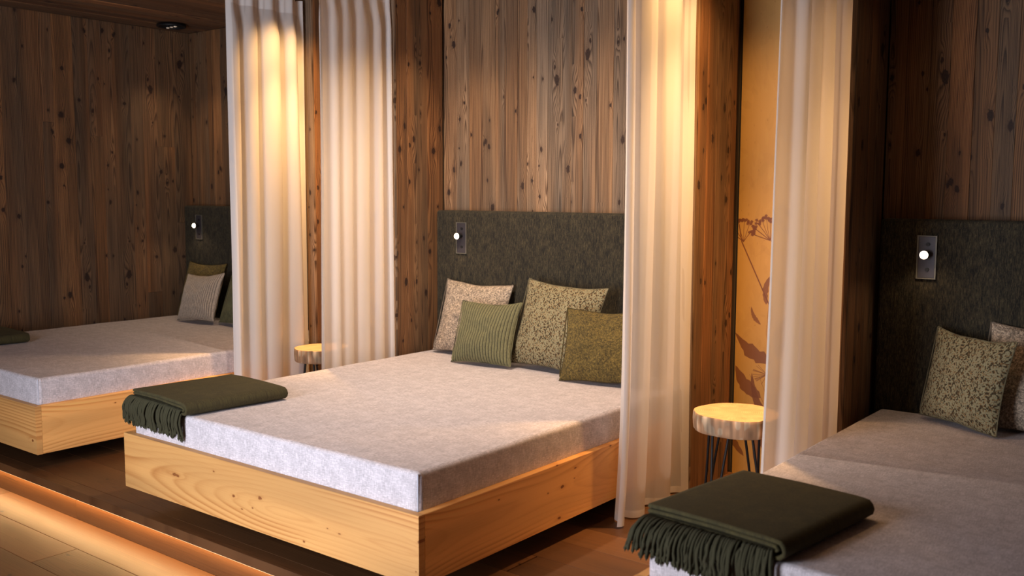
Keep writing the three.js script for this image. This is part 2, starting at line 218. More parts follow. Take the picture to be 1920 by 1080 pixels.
// ---------------------------------------------------------------- printed gold panels at the end of the aisles
const GOLD_W = AISLE[1][1] - AISLE[1][0] - 0.024;
function goldPrint() {
  const cw = 1024, chh = 2048, c = document.createElement('canvas'); c.width = cw; c.height = chh; const g = c.getContext('2d');
  g.fillStyle = 'rgb(188,148,80)'; g.fillRect(0, 0, cw, chh);
  const R = rng(77); const X = x => x / GOLD_W * cw, Y = y => chh - y / CEIL * chh, S = chh / CEIL; // metres on the panel
  for (let i = 0; i < 900; i++) { g.fillStyle = `rgba(${R() < 0.5 ? '140,104,48' : '216,178,108'},${0.03 + 0.05 * R()})`; g.beginPath(); g.ellipse(R() * cw, R() * chh, 6 + 50 * R(), 3 + 22 * R(), R() * 3, 0, 7); g.fill(); }
  for (let i = 0; i < 160; i++) { g.fillStyle = 'rgba(120,80,40,0.25)'; g.beginPath(); g.ellipse(R() * cw, R() * chh, 2 + 5 * R(), 1 + 3 * R(), R() * 3, 0, 7); g.fill(); }
  g.lineCap = 'round';
  const ink = a => { g.strokeStyle = g.fillStyle = `rgba(112,68,42,${a})`; };
  const stem = (pts, w, a = 0.92) => { ink(a); g.lineWidth = w * S; g.beginPath(); g.moveTo(X(pts[0][0]), Y(pts[0][1])); for (let i = 1; i < pts.length; i++) g.lineTo(X(pts[i][0]), Y(pts[i][1])); g.stroke(); };
  const blob = (x, y, r, a = 0.9) => { ink(a); g.beginPath(); for (let i = 0; i <= 14; i++) { const t = i / 14 * 6.283, q = r * (0.6 + 0.55 * R()); i ? g.lineTo(X(x) + q * S * Math.cos(t) * cw / GOLD_W / S, Y(y) + q * S * Math.sin(t)) : g.moveTo(X(x) + q * cw / GOLD_W, Y(y)); } g.fill(); };
  const umbel = (x, y, dir, r, n) => { for (let i = 0; i < n; i++) { const t = dir + (i / (n - 1) - 0.5) * 1.9, l = r * (0.7 + 0.4 * R()), ex = x + l * Math.cos(t) * 0.8, ey = y + l * Math.sin(t); stem([[x, y], [(x + ex) / 2 + 0.006 * (R() - 0.5), (y + ey) / 2], [ex, ey]], 0.0045); for (let k = 0; k < 5; k++) blob(ex + 0.024 * (R() - 0.5), ey + 0.02 * (R() - 0.3), 0.0085); } };
  const leaf = (x, y, dir, len, wid, a = 0.85) => { ink(a); const dx = Math.cos(dir), dy = Math.sin(dir), n = 14, L = [], Q = []; for (let i = 0; i <= n; i++) { const t = i / n, bw = wid * Math.pow(Math.sin(Math.PI * Math.pow(t, 0.75)), 0.8) * (0.72 + 0.5 * R()) , cx = x + dx * len * t - dy * len * 0.12 * Math.sin(3 * t), cy = y + dy * len * t + dx * len * 0.12 * Math.sin(3 * t); L.push([cx - dy * bw, cy + dx * bw]); Q.unshift([cx + dy * bw, cy - dx * bw]); } g.beginPath(); [...L, ...Q].forEach((p, i) => i ? g.lineTo(X(p[0]), Y(p[1])) : g.moveTo(X(p[0]), Y(p[1]))); g.fill(); };
  // tall umbels leaning left, their stems running down to the right
  stem([[0.36, 0.46], [0.27, 0.66], [0.10, 1.0], [0.02, 1.16], [0.005, 1.24]], 0.010); umbel(0.03, 1.16, 1.75, 0.10, 6);
  stem([[0.44, 0.72], [0.30, 0.98], [0.17, 1.17]], 0.008); umbel(0.165, 1.17, 1.95, 0.12, 8);
  stem([[0.47, 0.6], [0.40, 0.95], [0.25, 1.22]], 0.008); umbel(0.24, 1.21, 1.5, 0.11, 9);
  stem([[0.55, 0.3], [0.50, 0.9], [0.44, 1.36]], 0.009); umbel(0.44, 1.36, 1.57, 0.13, 9);
  // tufts of broad leaves and thin bells below
  stem([[0.24, 0.0], [0.22, 0.4], [0.16, 0.72], [0.17, 0.9]], 0.004, 0.75); leaf(0.155, 0.86, 1.4, 0.15, 0.014, 0.8); leaf(0.13, 0.76, 2.1, 0.10, 0.012, 0.75);
  leaf(0.20, 0.58, 2.55, 0.24, 0.034); leaf(0.22, 0.60, 1.2, 0.26, 0.036); leaf(0.14, 0.40, 2.3, 0.20, 0.03, 0.8); leaf(0.26, 0.45, 0.7, 0.22, 0.034); leaf(0.22, 0.25, 2.0, 0.30, 0.02);
  for (let k = 0; k < 9; k++) stem([[0.23, 0.02], [0.2 + 0.02 * k, 0.3], [0.08 + 0.05 * k, 0.5 + 0.05 * R()]], 0.003, 0.6);
  for (let k = 0; k < 7; k++) leaf(0.06 + 0.07 * k, 0.02 + 0.1 * R(), 1.2 + 0.8 * R(), 0.2 + 0.1 * R(), 0.018, 0.75);
  for (let k = 0; k < 26; k++) { const t = R() * 6.283; stem([[0.17, 0.52], [0.17 + 0.075 * Math.cos(t), 0.52 + 0.055 * Math.sin(t)]], 0.003, 0.55); }
  const t = new THREE.CanvasTexture(c); t.colorSpace = THREE.SRGBColorSpace; return t;
}
const M_GOLD = phys({ map: goldPrint(), roughness: 0.5, clearcoat: 0.5, clearcoatRoughness: 0.18 });
AISLE.forEach(([a, b], i) => {
  const p = struct(i ? 'wall_aisle_panel_001' : 'wall_aisle_panel', 'gold printed panel with brown meadow plants closing the aisle');
  const g = box(-GOLD_W / 2, GOLD_W / 2, 0, CEIL - 0.002, -0.012, 0); put('printed_panel', g, M_GOLD, p).position.set((a + b) / 2 + 0.004, 0.001, -0.004);
  put('shadow_gap', box(a + 0.001, b - 0.001, 0.001, CEIL - 0.002, -0.05, -0.018), M_DARK, p);
});

// ---------------------------------------------------------------- beds
const linenFn = (i, j, c) => { const a = n2(i * 0.9, j * 0.06, 5), b = n2(i * 0.06, j * 0.9, 6), s = n2(i * 0.02, j * 0.02, 7), f = n2(i * 1.7, j * 1.7, 8); const v = 200 + 52 * (a - 0.5) + 52 * (b - 0.5) + 14 * (s - 0.5) + 18 * (f - 0.5); c[0] = v; c[1] = v * 0.96; c[2] = v * 0.975; };
const T_LINEN = tex(512, 512, linenFn), T_LINEN_B = tex(512, 512, (i, j, c) => { linenFn(i, j, c); c[1] = c[2] = c[0] = clamp((c[0] - 150) * 2.4, 0, 255); }, false);
for (const t of [T_LINEN, T_LINEN_B]) t.repeat.set(3.2, 3.2);
const M_LINEN = mat({ map: T_LINEN, bumpMap: T_LINEN_B, bumpScale: 0.0003, roughness: 0.95 });
const T_CHEN = tex(512, 512, (i, j, c) => { const a = n2(i * 0.32, j * 0.05, 15), b = n2(i * 0.7, j * 0.16, 16), s = n2(i * 0.03, j * 0.02, 17); const v = 0.62 + 0.55 * (a - 0.5) + 0.5 * (b - 0.5) + 0.25 * (s - 0.5); c[0] = 76 * v; c[1] = 67 * v; c[2] = 45 * v; });
const T_CHEN_B = tex(512, 512, (i, j, c) => { c[0] = c[1] = c[2] = 255 * clamp(0.5 + 0.9 * (n2(i * 0.32, j * 0.05, 15) - 0.5) + 0.6 * (n2(i * 0.7, j * 0.16, 16) - 0.5)); }, false);
for (const t of [T_CHEN, T_CHEN_B]) t.repeat.set(2.4, 2.4);
const M_CHEN = phys({ map: T_CHEN, bumpMap: T_CHEN_B, bumpScale: 0.0015, roughness: 0.95, sheen: 0.2, sheenRoughness: 0.6, sheenColor: lin(0.2, 0.18, 0.11) });

function spruceBoard(w, l, k, flip, t = 0.03) { return board(w, l, t, SPRUCE, k, flip, 0.02, 0.0022); }
const bedLabels = ['spruce bed base of the far bed beside the dark side wall', 'spruce floating bed base of the middle bed', 'spruce bed base of the near bed at the right'];
const mattLabels = ['pale grey linen mattress of the far bed beside the dark side wall', 'pale grey linen mattress of the middle bed', 'pale grey linen mattress of the near bed at the right'];
const headLabels = ['dark green upholstered headboard of the far bed beside the side wall', 'dark green upholstered headboard of the middle bed', 'dark green upholstered headboard of the near bed at the right'];
const MATT = (() => { // a finely divided slab with rounded, slightly slack edges
  const x0 = 0.034, x1 = W - 0.034, z0 = ZH + 0.004, z1 = ZF - 0.034, r = 0.02, parts = [];
  const soft = (x, z) => 0.0035 * (n2(x * 5, z * 5, 31) - 0.5) + 0.002 * (n2(x * 14, z * 14, 32) - 0.5);
  // top
  const N = 64;
  parts.push(grid(N, N, (s, t) => { const x = mix(x0 + r, x1 - r, s), z = mix(z1 - r, z0 + r, t); return [x, HM + soft(x, z), z, x, z]; }));
  // four sides: rounded rim then wall
  const path = []; for (let i = 0; i <= 6; i++) { const a = i / 6 * Math.PI / 2; path.push([r * Math.sin(a), -r + r * Math.cos(a)]); } for (let i = 1; i <= 6; i++) path.push([r + 0.003 * Math.sin(i / 6 * Math.PI), -r - i / 6 * (HM - HT + 0.10 - r)]);
  const per = []; const n1 = 60; // closed outline with rounded corners, as (x, z, nx, nz)
  const cs = [[x1 - r, z1 - r, 0], [x0 + r, z1 - r, 1], [x0 + r, z0 + r, 2], [x1 - r, z0 + r, 3]];
  for (let k = 0; k < 4; k++) { const [cx, cz] = cs[k], [ex, ez] = cs[(k + 1) % 4]; for (let i = 0; i <= 6; i++) { const a = (k * 90 + i * 15) * Math.PI / 180; per.push([cx, cz, Math.cos(a), Math.sin(a)]); } const na = ((k + 1) * 90) * Math.PI / 180; for (let i = 1; i < 30; i++) per.push([mix(cx, ex, i / 30), mix(cz, ez, i / 30), Math.cos(na), Math.sin(na)]); }
  per.push(per[0]);
  let run = 0; const runs = per.map((q, i) => { if (i) { const o = per[i - 1]; run += Math.hypot(q[0] + q[2] * r - o[0] - o[2] * r, q[1] + q[3] * r - o[1] - o[3] * r); } return run; });
  parts.push(grid(per.length - 1, path.length - 1, (s, t) => { const i = Math.round(s * (per.length - 1)), j = Math.round(t * (path.length - 1)), q = per[i], pp = path[j]; const wob = 0.0022 * (n2(runs[i] * 7, pp[1] * 20, 41) - 0.5); return [q[0] + q[2] * (pp[0] + wob), HM + pp[1] + (j < 6 ? soft(q[0], q[1]) * (1 - j / 6) : 0), q[1] + q[3] * (pp[0] + wob), runs[i], pp[1]]; }));
  parts.push(grid(1, 1, (s, t) => [mix(x0 + 0.005, x1 - 0.005, t), HT - 0.10, mix(z1 - 0.005, z0 + 0.005, s), t, s]));
  return mergeGeometries(parts.map(g => { const q = g; q.computeVertexNormals(); return q; }));
})();
const M_SEAM = mat({ color: lin(0.5, 0.5, 0.55), roughness: 0.95 });
BEDX.forEach((bx, i) => {
  const b = thing('bed_base', bedLabels[i], 'bed', [bx, 0, 0], 0, 'bed bases in a row');
  let m = put('foot_board', spruceBoard(HT - HB, W, i === 1 ? 1 : 3, i === 2 ? 1 : 0), M_SPRUCE, b); m.rotation.z = -Math.PI / 2; m.position.set(0, (HT + HB) / 2, ZF);
  m = put('side_board', spruceBoard(HT - HB, ZF - 0.031 - ZH, 2, 0), M_SPRUCE, b); m.setRotationFromMatrix(new THREE.Matrix4().makeBasis(new THREE.Vector3(0, 1, 0), new THREE.Vector3(0, 0, 1), new THREE.Vector3(1, 0, 0))); m.position.set(W, (HT + HB) / 2, ZH);
  m = put('side_board', spruceBoard(HT - HB, ZF - 0.031 - ZH, 0, 1), M_SPRUCE, b); m.setRotationFromMatrix(new THREE.Matrix4().makeBasis(new THREE.Vector3(0, -1, 0), new THREE.Vector3(0, 0, 1), new THREE.Vector3(-1, 0, 0))); m.position.set(0, (HT + HB) / 2, ZH);
  put('slat_base', box(0.031, W - 0.031, HT - 0.13, HT - 0.102, ZH + 0.002, ZF - 0.032), M_CORE, b);
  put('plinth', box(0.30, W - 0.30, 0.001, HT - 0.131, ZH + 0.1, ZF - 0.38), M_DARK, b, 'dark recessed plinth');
  const t = thing('mattress', mattLabels[i], 'mattress', [bx, 0, 0], 0, 'mattresses in a row');
  put('cover', MATT, M_LINEN, t);
  for (const [sx, sz] of [[0.034, 1], [W - 0.034, 1]]) put('corner_piping', moved(new THREE.CylinderGeometry(0.003, 0.003, HM - HT + 0.04, 8), sx + (sx < 1 ? 0.0055 : -0.0055), (HM + HT) / 2 - 0.025, ZF - 0.0395), M_SEAM, t);
  const hd = thing('headboard', headLabels[i], 'headboard', [bx, 0, 0], 0, 'headboards along the wall');
  put('upholstery', boxUV(rbox(0.002, W - 0.002, 0.10, HH, 0.004, ZH - 0.002, 0.016, 4)), M_CHEN, hd);
});

// ---------------------------------------------------------------- reading lamps on the headboards
const M_PLATE = mat({ color: lin(0.055, 0.05, 0.058), roughness: 0.45, metalness: 0.4 }), M_BLACK = mat({ color: lin(0.012, 0.012, 0.013), roughness: 0.5, metalness: 0.3 });
const M_PLATE_LIP = mat({ color: lin(0.16, 0.15, 0.12), roughness: 0.5, metalness: 0.4 });
const M_BULB = mat({ color: lin(1, 0.9, 0.8), emissive: lin(1.0, 0.78, 0.55), emissiveIntensity: 9 });
const M_LENS_OFF = phys({ color: lin(0.5, 0.5, 0.52), roughness: 0.08, metalness: 0.9 }), M_LENS = mat({ color: lin(1, 0.9, 0.8), emissive: lin(1.0, 0.7, 0.4), emissiveIntensity: 0.15 });
function readingLamp(x, side, label) {
  const t = thing('reading_lamp', label, 'lamp', [x, 1.127, ZH], 0, 'reading lamps on the headboards');
  put('back_plate', rbox(-0.034, 0.034, -0.088, 0.088, -0.004, 0.004, 0.0018, 2), M_PLATE, t);
  put('plate_lip', mergeGeometries([box(0.034, 0.040, -0.092, 0.092, -0.001, 0.006), box(-0.040, -0.034, -0.092, 0.092, -0.001, 0.006), box(-0.034, 0.034, 0.088, 0.092, -0.001, 0.006), box(-0.034, 0.034, -0.092, -0.088, -0.001, 0.006)]), M_PLATE_LIP, t);
  for (const y of [0.055, -0.052]) put('switch_button', moved(new THREE.CylinderGeometry(0.008, 0.008, 0.004, 16).rotateX(Math.PI / 2), side * 0.004, y, 0.006), M_BLACK, t);
  put('lamp_arm', moved(new THREE.CylinderGeometry(0.007, 0.009, 0.022, 12).rotateX(Math.PI / 2), 0, 0.012, 0.015), M_BLACK, t);
  put('lamp_head', new THREE.LatheGeometry([[0.0, -0.016], [0.012, -0.016], [0.017, -0.010], [0.019, 0.0], [0.018, 0.008], [0.0165, 0.008], [0.0165, 0.0]].map(p => new THREE.Vector2(...p)), 20).rotateX(Math.PI / 2).translate(0, 0.012, 0.036), M_BLACK, t);
  put('bulb', new THREE.SphereGeometry(0.0175, 18, 12).translate(0, 0.012, 0.042), M_BULB, t);
  const l = new THREE.SpotLight(WARM_SOFT, READ_CD, 0, 1.25, 0.6, 2); l.position.set(0, 0.008, 0.062); l.target.position.set(side * 0.05, -0.5, 0.19); t.add(l, l.target); l.castShadow = true; l.shadow.radius = 1;
}
['far bed, above the olive cushion', 'middle bed, above the cream cushion', 'near bed, above the speckled cushion'].forEach((a, i) => readingLamp(BEDX[i] + [0.20, 0.208, 0.20][i], 1, `glowing reading lamp on the headboard of the ${a}`));

// ---------------------------------------------------------------- ceiling spots
function ceilingSpot(x, z, label, { cd, angle, dir, color = WARM, pen = 0.35, beam = 0, beamTo = [0, -1, 0], name = 'ceiling_spot' }) {
  const t = thing(name, label, 'ceiling light', [x, CEIL - 0.004, z], 0, 'black triple ceiling spots');
  put('trim_ring', new THREE.LatheGeometry([[0.075, -0.001], [0.10, -0.004], [0.103, -0.018], [0.098, -0.022], [0.088, -0.020], [0.084, -0.006]].map(p => new THREE.Vector2(...p)), 40), M_BLACK, t);
  put('cover_plate', new THREE.CylinderGeometry(0.086, 0.086, 0.006, 36).translate(0, -0.005, 0), M_BLACK, t);
  for (let k = 0; k < 3; k++) {
    const s = put('spot', new THREE.CylinderGeometry(0.017, 0.019, 0.012, 20).translate((k - 1) * 0.046, -0.014, 0), M_BLACK, t);
    put('lens', new THREE.SphereGeometry(0.012, 14, 8, 0, 6.3, Math.PI / 2, Math.PI / 2).scale(1, 0.5, 1).translate((k - 1) * 0.046, -0.0195, 0), cd > 0 ? M_LENS : M_LENS_OFF, s);
  }
  if (cd > 0) { const l = new THREE.SpotLight(color, cd, 0, angle, pen, 2); l.position.set(0, -0.032, 0); l.target.position.set(...dir); t.add(l, l.target); l.castShadow = true; l.shadow.radius = 2; }
  if (beam) { const l = new THREE.SpotLight(color, beam, 0, 0.55, 1, 2); l.position.set(0.046, -0.032, 0); l.target.position.set(...beamTo); t.add(l, l.target); l.castShadow = true; l.shadow.radius = 2; }
}
['far', 'middle', 'near'].forEach((n, i) => {
  ceilingSpot(BEDX[i] + 0.27, 0.33, `black triple ceiling spot over the lamp side of the ${n} bed's head end`, { cd: NICHE_CD[i], angle: 0.7, dir: [0, -1, 0.02], pen: 1, color: WARM_SOFT });
  ceilingSpot(BEDX[i] + W - 0.27, 0.33, `black triple ceiling spot over the other side of the ${n} bed's head end`, { cd: NICHE_CD[i], angle: 0.7, dir: [0, -1, 0.02], pen: 1, color: WARM_SOFT });
  ceilingSpot(BEDX[i] + W / 2, 1.25, `black triple ceiling spot over the middle of the ${n} bed`, { cd: i === 1 ? BED_CD : 0, angle: 1.1, dir: [0, -1, -0.3], pen: 0.7, color: BED_WHITE });
});
AISLE.forEach(([a, b], i) => ceilingSpot((a + b) / 2 - 0.06, 0.72, `black triple ceiling spot over the stool in the ${i ? 'near' : 'far'} aisle`, { cd: AISLE_CD[0], angle: 0.98, dir: [-0.08, -1, -0.14], pen: 0.9, beam: AISLE_CD[1], beamTo: [i ? 0.02 : -0.09, -2.1, -0.17] }));

// ---------------------------------------------------------------- warm light strip under the nosing
{
  const t = thing('light_strip', 'warm glowing light strip under the platform nosing', 'light strip', [0, 0, 0]);
  put('profile', box(XL + 0.01, XR - 0.01, -0.0475, -0.0405, NOSE_Z - 0.026, NOSE_Z - 0.010), M_PLATE, t);
  put('glowing_diffuser', box(XL + 0.01, XR - 0.01, -0.0495, -0.0476, NOSE_Z - 0.024, NOSE_Z - 0.012), mat({ color: lin(1, 0.8, 0.5), emissive: lin(1.0, 0.55, 0.2), emissiveIntensity: 2 }), t);
  const n = 4, len = (XR - XL - 0.1) / n;
  for (let k = 0; k < n; k++) { const l = new THREE.RectAreaLight(lin(1.0, 0.6, 0.25), LED_NITS, len, 0.012); l.position.set(XL + 0.05 + len * (k + 0.5), -0.0505, NOSE_Z - 0.018); l.lookAt(l.position.x, -1, NOSE_Z + 0.12); t.add(l); }
}

// ---------------------------------------------------------------- sheer curtains
const M_SHEER = phys({ color: lin(0.86, 0.82, 0.78), roughness: 0.86, transmission: 0.52, thickness: 0, side: THREE.DoubleSide, specularIntensity: 0.1 });
const M_HEM = phys({ color: lin(0.9, 0.87, 0.84), roughness: 0.93, transmission: 0.4, thickness: 0, side: THREE.DoubleSide, specularIntensity: 0.1 });
function curtain(label, x, zf, zb, seed, { folds = 5, flare = 0.03, lean = 0, phase = 0 } = {}) {
  const R = rng(seed), t = thing('sheer_curtain', label, 'curtain', [x, 0, (zf + zb) / 2], 0, 'sheer curtains beside the beds');
  const top = CEIL - 0.045, y0 = 0.008, A_ = [], cum = [0];
  for (let k = 0; k < folds; k++) { A_.push(0.65 + 0.6 * R()); cum.push(cum[k] + 0.55 + 0.9 * R()); }
  const at = (s, v) => { // s from the front edge to the back edge, v from floor to top
    const y = mix(y0, top, v), pinch = sstep(0.9, 0.975, v), q = s * cum[folds]; let i = 0; while (i < folds - 1 && cum[i + 1] < q) i++;
    const f = (q - cum[i]) / (cum[i + 1] - cum[i]), fe = mix(s * folds, i + f, 0.75 * (1 - pinch * 0.6)), nb = f < 0.5 ? A_[Math.max(0, i - 1)] : A_[Math.min(folds - 1, i + 1)];
    const amp = mix(mix(0.042, 0.037, v), 0.02, pinch) * mix(A_[i], nb, Math.abs(f - 0.5)), sharp = mix(0.6, 1.7, pinch);
    const ph = 2 * Math.PI * (fe + 0.10 * Math.sin(v * 3 + A_[i] * 9) * (1 - pinch) * Math.sin(Math.PI * f) + phase), w = Math.sin(ph), wv = Math.sign(w) * Math.pow(Math.abs(w), sharp);
    const drift = 0.014 * (n2(s * 3, v * 2.2, seed) - 0.5) * (1 - pinch), fl = flare * Math.pow(1 - v, 7) * (1 - s * 1.3) + lean * (1 - v) * (1 - s);
    const z = mix(zf, zb, s) - (zf + zb) / 2 + fl + 0.016 * Math.cos(ph) * (0.3 + 0.7 * (1 - pinch)) * Math.sin(Math.PI * s) + drift;
    return [amp * wv + drift * 0.4 + 0.004 * (n2(s * 14, v * 5, seed + 3) - 0.5) * (1 - pinch), y + (v < 0.02 ? 0.004 * (n2(s * 9, 1, seed) - 0.5) : 0), z];
  };
  const N = 48 * folds, M = 64;
  put('cloth', grid(N, M, (s, v) => at(s, v)), M_SHEER, t);
  const off = (q, e) => [q[0] + e, q[1], q[2]];
  put('edge_hem', mergeGeometries([0.0015].map(e => grid(6, M, (s, v) => off(at(s * 0.045, v), e)))), M_HEM, t);
  put('edge_hem', grid(6, M, (s, v) => off(at(1 - s * 0.045, v), 0.0015)), M_HEM, t);
  put('bottom_hem', grid(N, 2, (s, v) => off(at(s, v * 0.012), 0.0015)), M_HEM, t);
  put('heading_tape', grid(N, 4, (s, v) => off(at(s, mix(0.965, 1, v)), 0.0015)), M_HEM, t);
  for (let k = 0; k < folds * 2; k++) { const q = at((k + 0.5) / (folds * 2), 1); put('glider', new THREE.CylinderGeometry(0.003, 0.003, 0.034, 8).translate(q[0], q[1] + 0.011, q[2]), M_PLATE, t); }
  const tr = thing('curtain_track', `black ceiling track of the ${label.split(',')[0]}`, 'curtain track', [x, CEIL - 0.010, 0.02]);
  put('rail', box(-0.011, 0.011, -0.008, 0.006, 0.42, 2.2), M_BLACK, tr);
}
curtain('sheer curtain beside the far bed, nearest the dark side wall', -0.76, 1.01, 0.455, 21, { folds: 4, flare: 0, lean: 0.0 });
curtain('sheer curtain on the far side of the middle bed', -0.055, 0.955, 0.43, 34, { folds: 5, flare: 0.01, lean: 0.02, phase: 0.3 });
curtain('sheer curtain on the near side of the middle bed, hem on the floor', 1.86, 1.02, 0.44, 47, { folds: 3, flare: 0.05, lean: -0.02, phase: 0.1 });
curtain('sheer curtain at the far side of the near bed', 2.56, 1.04, 0.44, 58, { folds: 4, flare: 0.03, lean: 0.05, phase: 0.55 });

// ---------------------------------------------------------------- log stools on hairpin legs
function logStool(x, z, label, rx, rz, turn, seed) {
  const R = rng(seed), t = thing('log_stool', label, 'stool', [x, 0, z], turn, 'log stools in the aisles'), top = 0.452, th = 0.078;
  const ph = [R() * 6, R() * 6, R() * 6], out = a => 1 + 0.035 * Math.sin(2 * a + ph[0]) + 0.03 * Math.sin(3 * a + ph[1]) + 0.012 * Math.sin(7 * a + ph[2]), notch = a => { const d = Math.abs(((a - 5.2 + 9.42) % 6.283) - 3.1415); return d; };
  const N = 96, crack = a => { const d = ((a - 5.15 + 15.708) % 6.28319) - 3.14159; return Math.exp(-(d * d) / 0.0016); };
  const ringR = (a, e) => { const q = out(a) * (1 - 0.10 * crack(a)) - e; return [rx * q * Math.cos(a), rz * q * Math.sin(a)]; };
  put('slab_top', grid(N, 10, (s, v) => { const a = s * 2 * Math.PI, q = ringR(a, 0.015); return [q[0] * v, top, -q[1] * v, 0.5 + 0.5 * q[0] * v / rx / 1.1, 0.5 + 0.5 * q[1] * v / rz / 1.1]; }), M_ENDGRAIN, t, 'pale sawn end grain');
  const prof = [[0.015, 0], [0.004, -0.004], [0, -0.012], [-0.01, -0.035], [0.0, -0.06], [0.01, -0.075], [0.03, -th]];
  put('slab_edge', mergeGeometries([grid(N, prof.length - 1, (s, v) => { const a = s * 2 * Math.PI, p = prof[Math.round(v * (prof.length - 1))], q = ringR(a, p[0] + (v > 0 && v < 1 ? 0.02 * (n2(Math.cos(a) * 6 + 9, Math.sin(a) * 6 + 9, seed) - 0.5) : 0)); return [q[0], top + p[1], -q[1], s * 4, p[1] * 4]; }), grid(N, 1, (s, v) => { const a = s * 2 * Math.PI, q = ringR(a, 0.03); return [q[0] * (1 - v), top - th, -q[1] * (1 - v), 0.5, 0.5]; })]), M_LOGEDGE, t, 'debarked live edge');
  for (let k = 0; k < 4; k++) {
    const a = Math.PI / 4 + k * Math.PI / 2, c = Math.cos(a), s = Math.sin(a), px = -s, pz = c, r0 = 0.60, r1 = 0.83;
    const P = e => [[rx * r0 * c + e * 0.042 * px, top - th, rz * r0 * s + e * 0.042 * pz], [mix(rx * r0, rx * r1, 0.5) * c + e * 0.026 * px, 0.20, mix(rz * r0, rz * r1, 0.5) * s + e * 0.026 * pz]];
    put('hairpin_leg', tube([...P(1), [rx * r1 * c + 0.008 * px, 0.012, rz * r1 * s + 0.008 * pz], [rx * r1 * c, 0.006, rz * r1 * s], [rx * r1 * c - 0.008 * px, 0.012, rz * r1 * s - 0.008 * pz], ...P(-1).reverse()], 0.0058, 40, 8), M_BLACK, t);
  }
}
const T_END = tex(512, 512, (i, j, c) => { const x = i / 256 - 1, y = j / 256 - 1, a = Math.atan2(y, x), r = Math.hypot(x + 0.12, y - 0.05) + 0.05 * (n2(x * 3 + 5, y * 3 + 5, 61) - 0.5), f = r * 26 - Math.floor(r * 26), k = 0.12 * f * f + 0.1 * (n2(x * 5 + 7, y * 5 + 7, 62) - 0.5) + 0.06 * (n2(a * 30, r * 6, 63) - 0.5); c[0] = 232 * (1 - k); c[1] = 196 * (1 - k * 1.15); c[2] = 148 * (1 - 1.3 * k); });
const T_EDGE = tex(512, 128, (i, j, c) => { const a = n2(i * 0.045, j * 0.03, 64), b = n2(i * 0.02, j * 0.04, 65), p = sstep(0.55, 0.75, n2(i * 0.03 + 3, j * 0.05, 66)), f = n2(i * 0.5, j * 0.05, 67); const v = 0.78 + 0.3 * (a - 0.5) + 0.34 * (b - 0.5) + 0.05 * (f - 0.5); c[0] = mix(222, 236, p) * v; c[1] = mix(176, 208, p) * v; c[2] = mix(132, 170, p) * v; });
const M_ENDGRAIN = mat({ map: T_END, roughness: 0.7 }), M_LOGEDGE = mat({ map: T_EDGE, roughness: 0.75 });
logStool(2.185, 0.56, 'round log slice stool on black hairpin legs, beside the near bed', 0.185, 0.18, 0.6, 5);
logStool(-0.56, 0.52, 'log slice stool on black hairpin legs, half behind a sheer curtain by the middle bed', 0.145, 0.175, 0.1, 8);

// ---------------------------------------------------------------- cushions
const bouc = (a, b, c3, seed) => tex(512, 512, (i, j, c) => { const n = n2(i * 0.16, j * 0.16, seed), m = n2(i * 0.42, j * 0.42, seed + 1), s = n2(i * 0.03, j * 0.03, seed + 2), v = 0.78 + 0.42 * (n - 0.5) + 0.4 * (m - 0.5) + 0.1 * (s - 0.5); c[0] = a * v; c[1] = b * v; c[2] = c3 * v; });
const T_BOUC_B = tex(512, 512, (i, j, c) => { c[0] = c[1] = c[2] = 255 * clamp(0.5 + 0.8 * (n2(i * 0.16, j * 0.16, 81) - 0.5) + 0.7 * (n2(i * 0.42, j * 0.42, 82) - 0.5)); }, false);
const T_SPECK = tex(512, 512, (i, j, c) => { // leaf-like cut-velvet specks on sage
  const w = 14 * (n2(i * 0.03, j * 0.03, 93) - 0.5), a = n2((i + w) * 0.085, (j - w) * 0.062, 90), b = n2(i * 0.11 + 50, j * 0.15, 91), d = n2(i * 0.013, j * 0.013, 94), f = n2(i * 0.9, j * 0.9, 92), s = sstep(0.58, 0.63, a + 0.10 * (d - 0.5)), o = sstep(0.68, 0.73, b), v = 0.92 + 0.18 * (f - 0.5);
  const base = [156, 148, 112], dk = [66, 54, 30], rs = [140, 98, 52]; for (let k = 0; k < 3; k++) c[k] = v * mix(mix(base[k], dk[k], s), rs[k], o * 0.75); });
const T_SPECK_B = tex(512, 512, (i, j, c) => { const w = 14 * (n2(i * 0.03, j * 0.03, 93) - 0.5), a = n2((i + w) * 0.085, (j - w) * 0.062, 90), b = n2(i * 0.11 + 50, j * 0.15, 91); c[0] = c[1] = c[2] = 120 + 110 * Math.max(sstep(0.58, 0.66, a), sstep(0.66, 0.73, b)); }, false);
const T_PILE = tex(256, 256, (i, j, c) => { const v = 210 + 60 * (n2(i * 0.6, j * 0.16, 95) - 0.5) + 40 * (n2(i * 0.05, j * 0.05, 96) - 0.5); c[0] = c[1] = c[2] = v; });
for (const t of [T_SPECK, T_SPECK_B]) t.repeat.set(2.8, 2.8);
const T_CORD = tex(256, 256, (i, j, c) => { const f = (i / 32) % 1, q = Math.sin(Math.PI * f), v = (205 + 60 * (n2(i * 0.5, j * 0.3, 97) - 0.5)) * mix(0.5, 1, sstep(0.1, 0.6, q)); c[0] = c[1] = c[2] = v; }); // pile wales with darker grooves between
const sheen = (r, g, b) => ({ sheen: 0.5, sheenRoughness: 0.55, sheenColor: lin(r, g, b) });
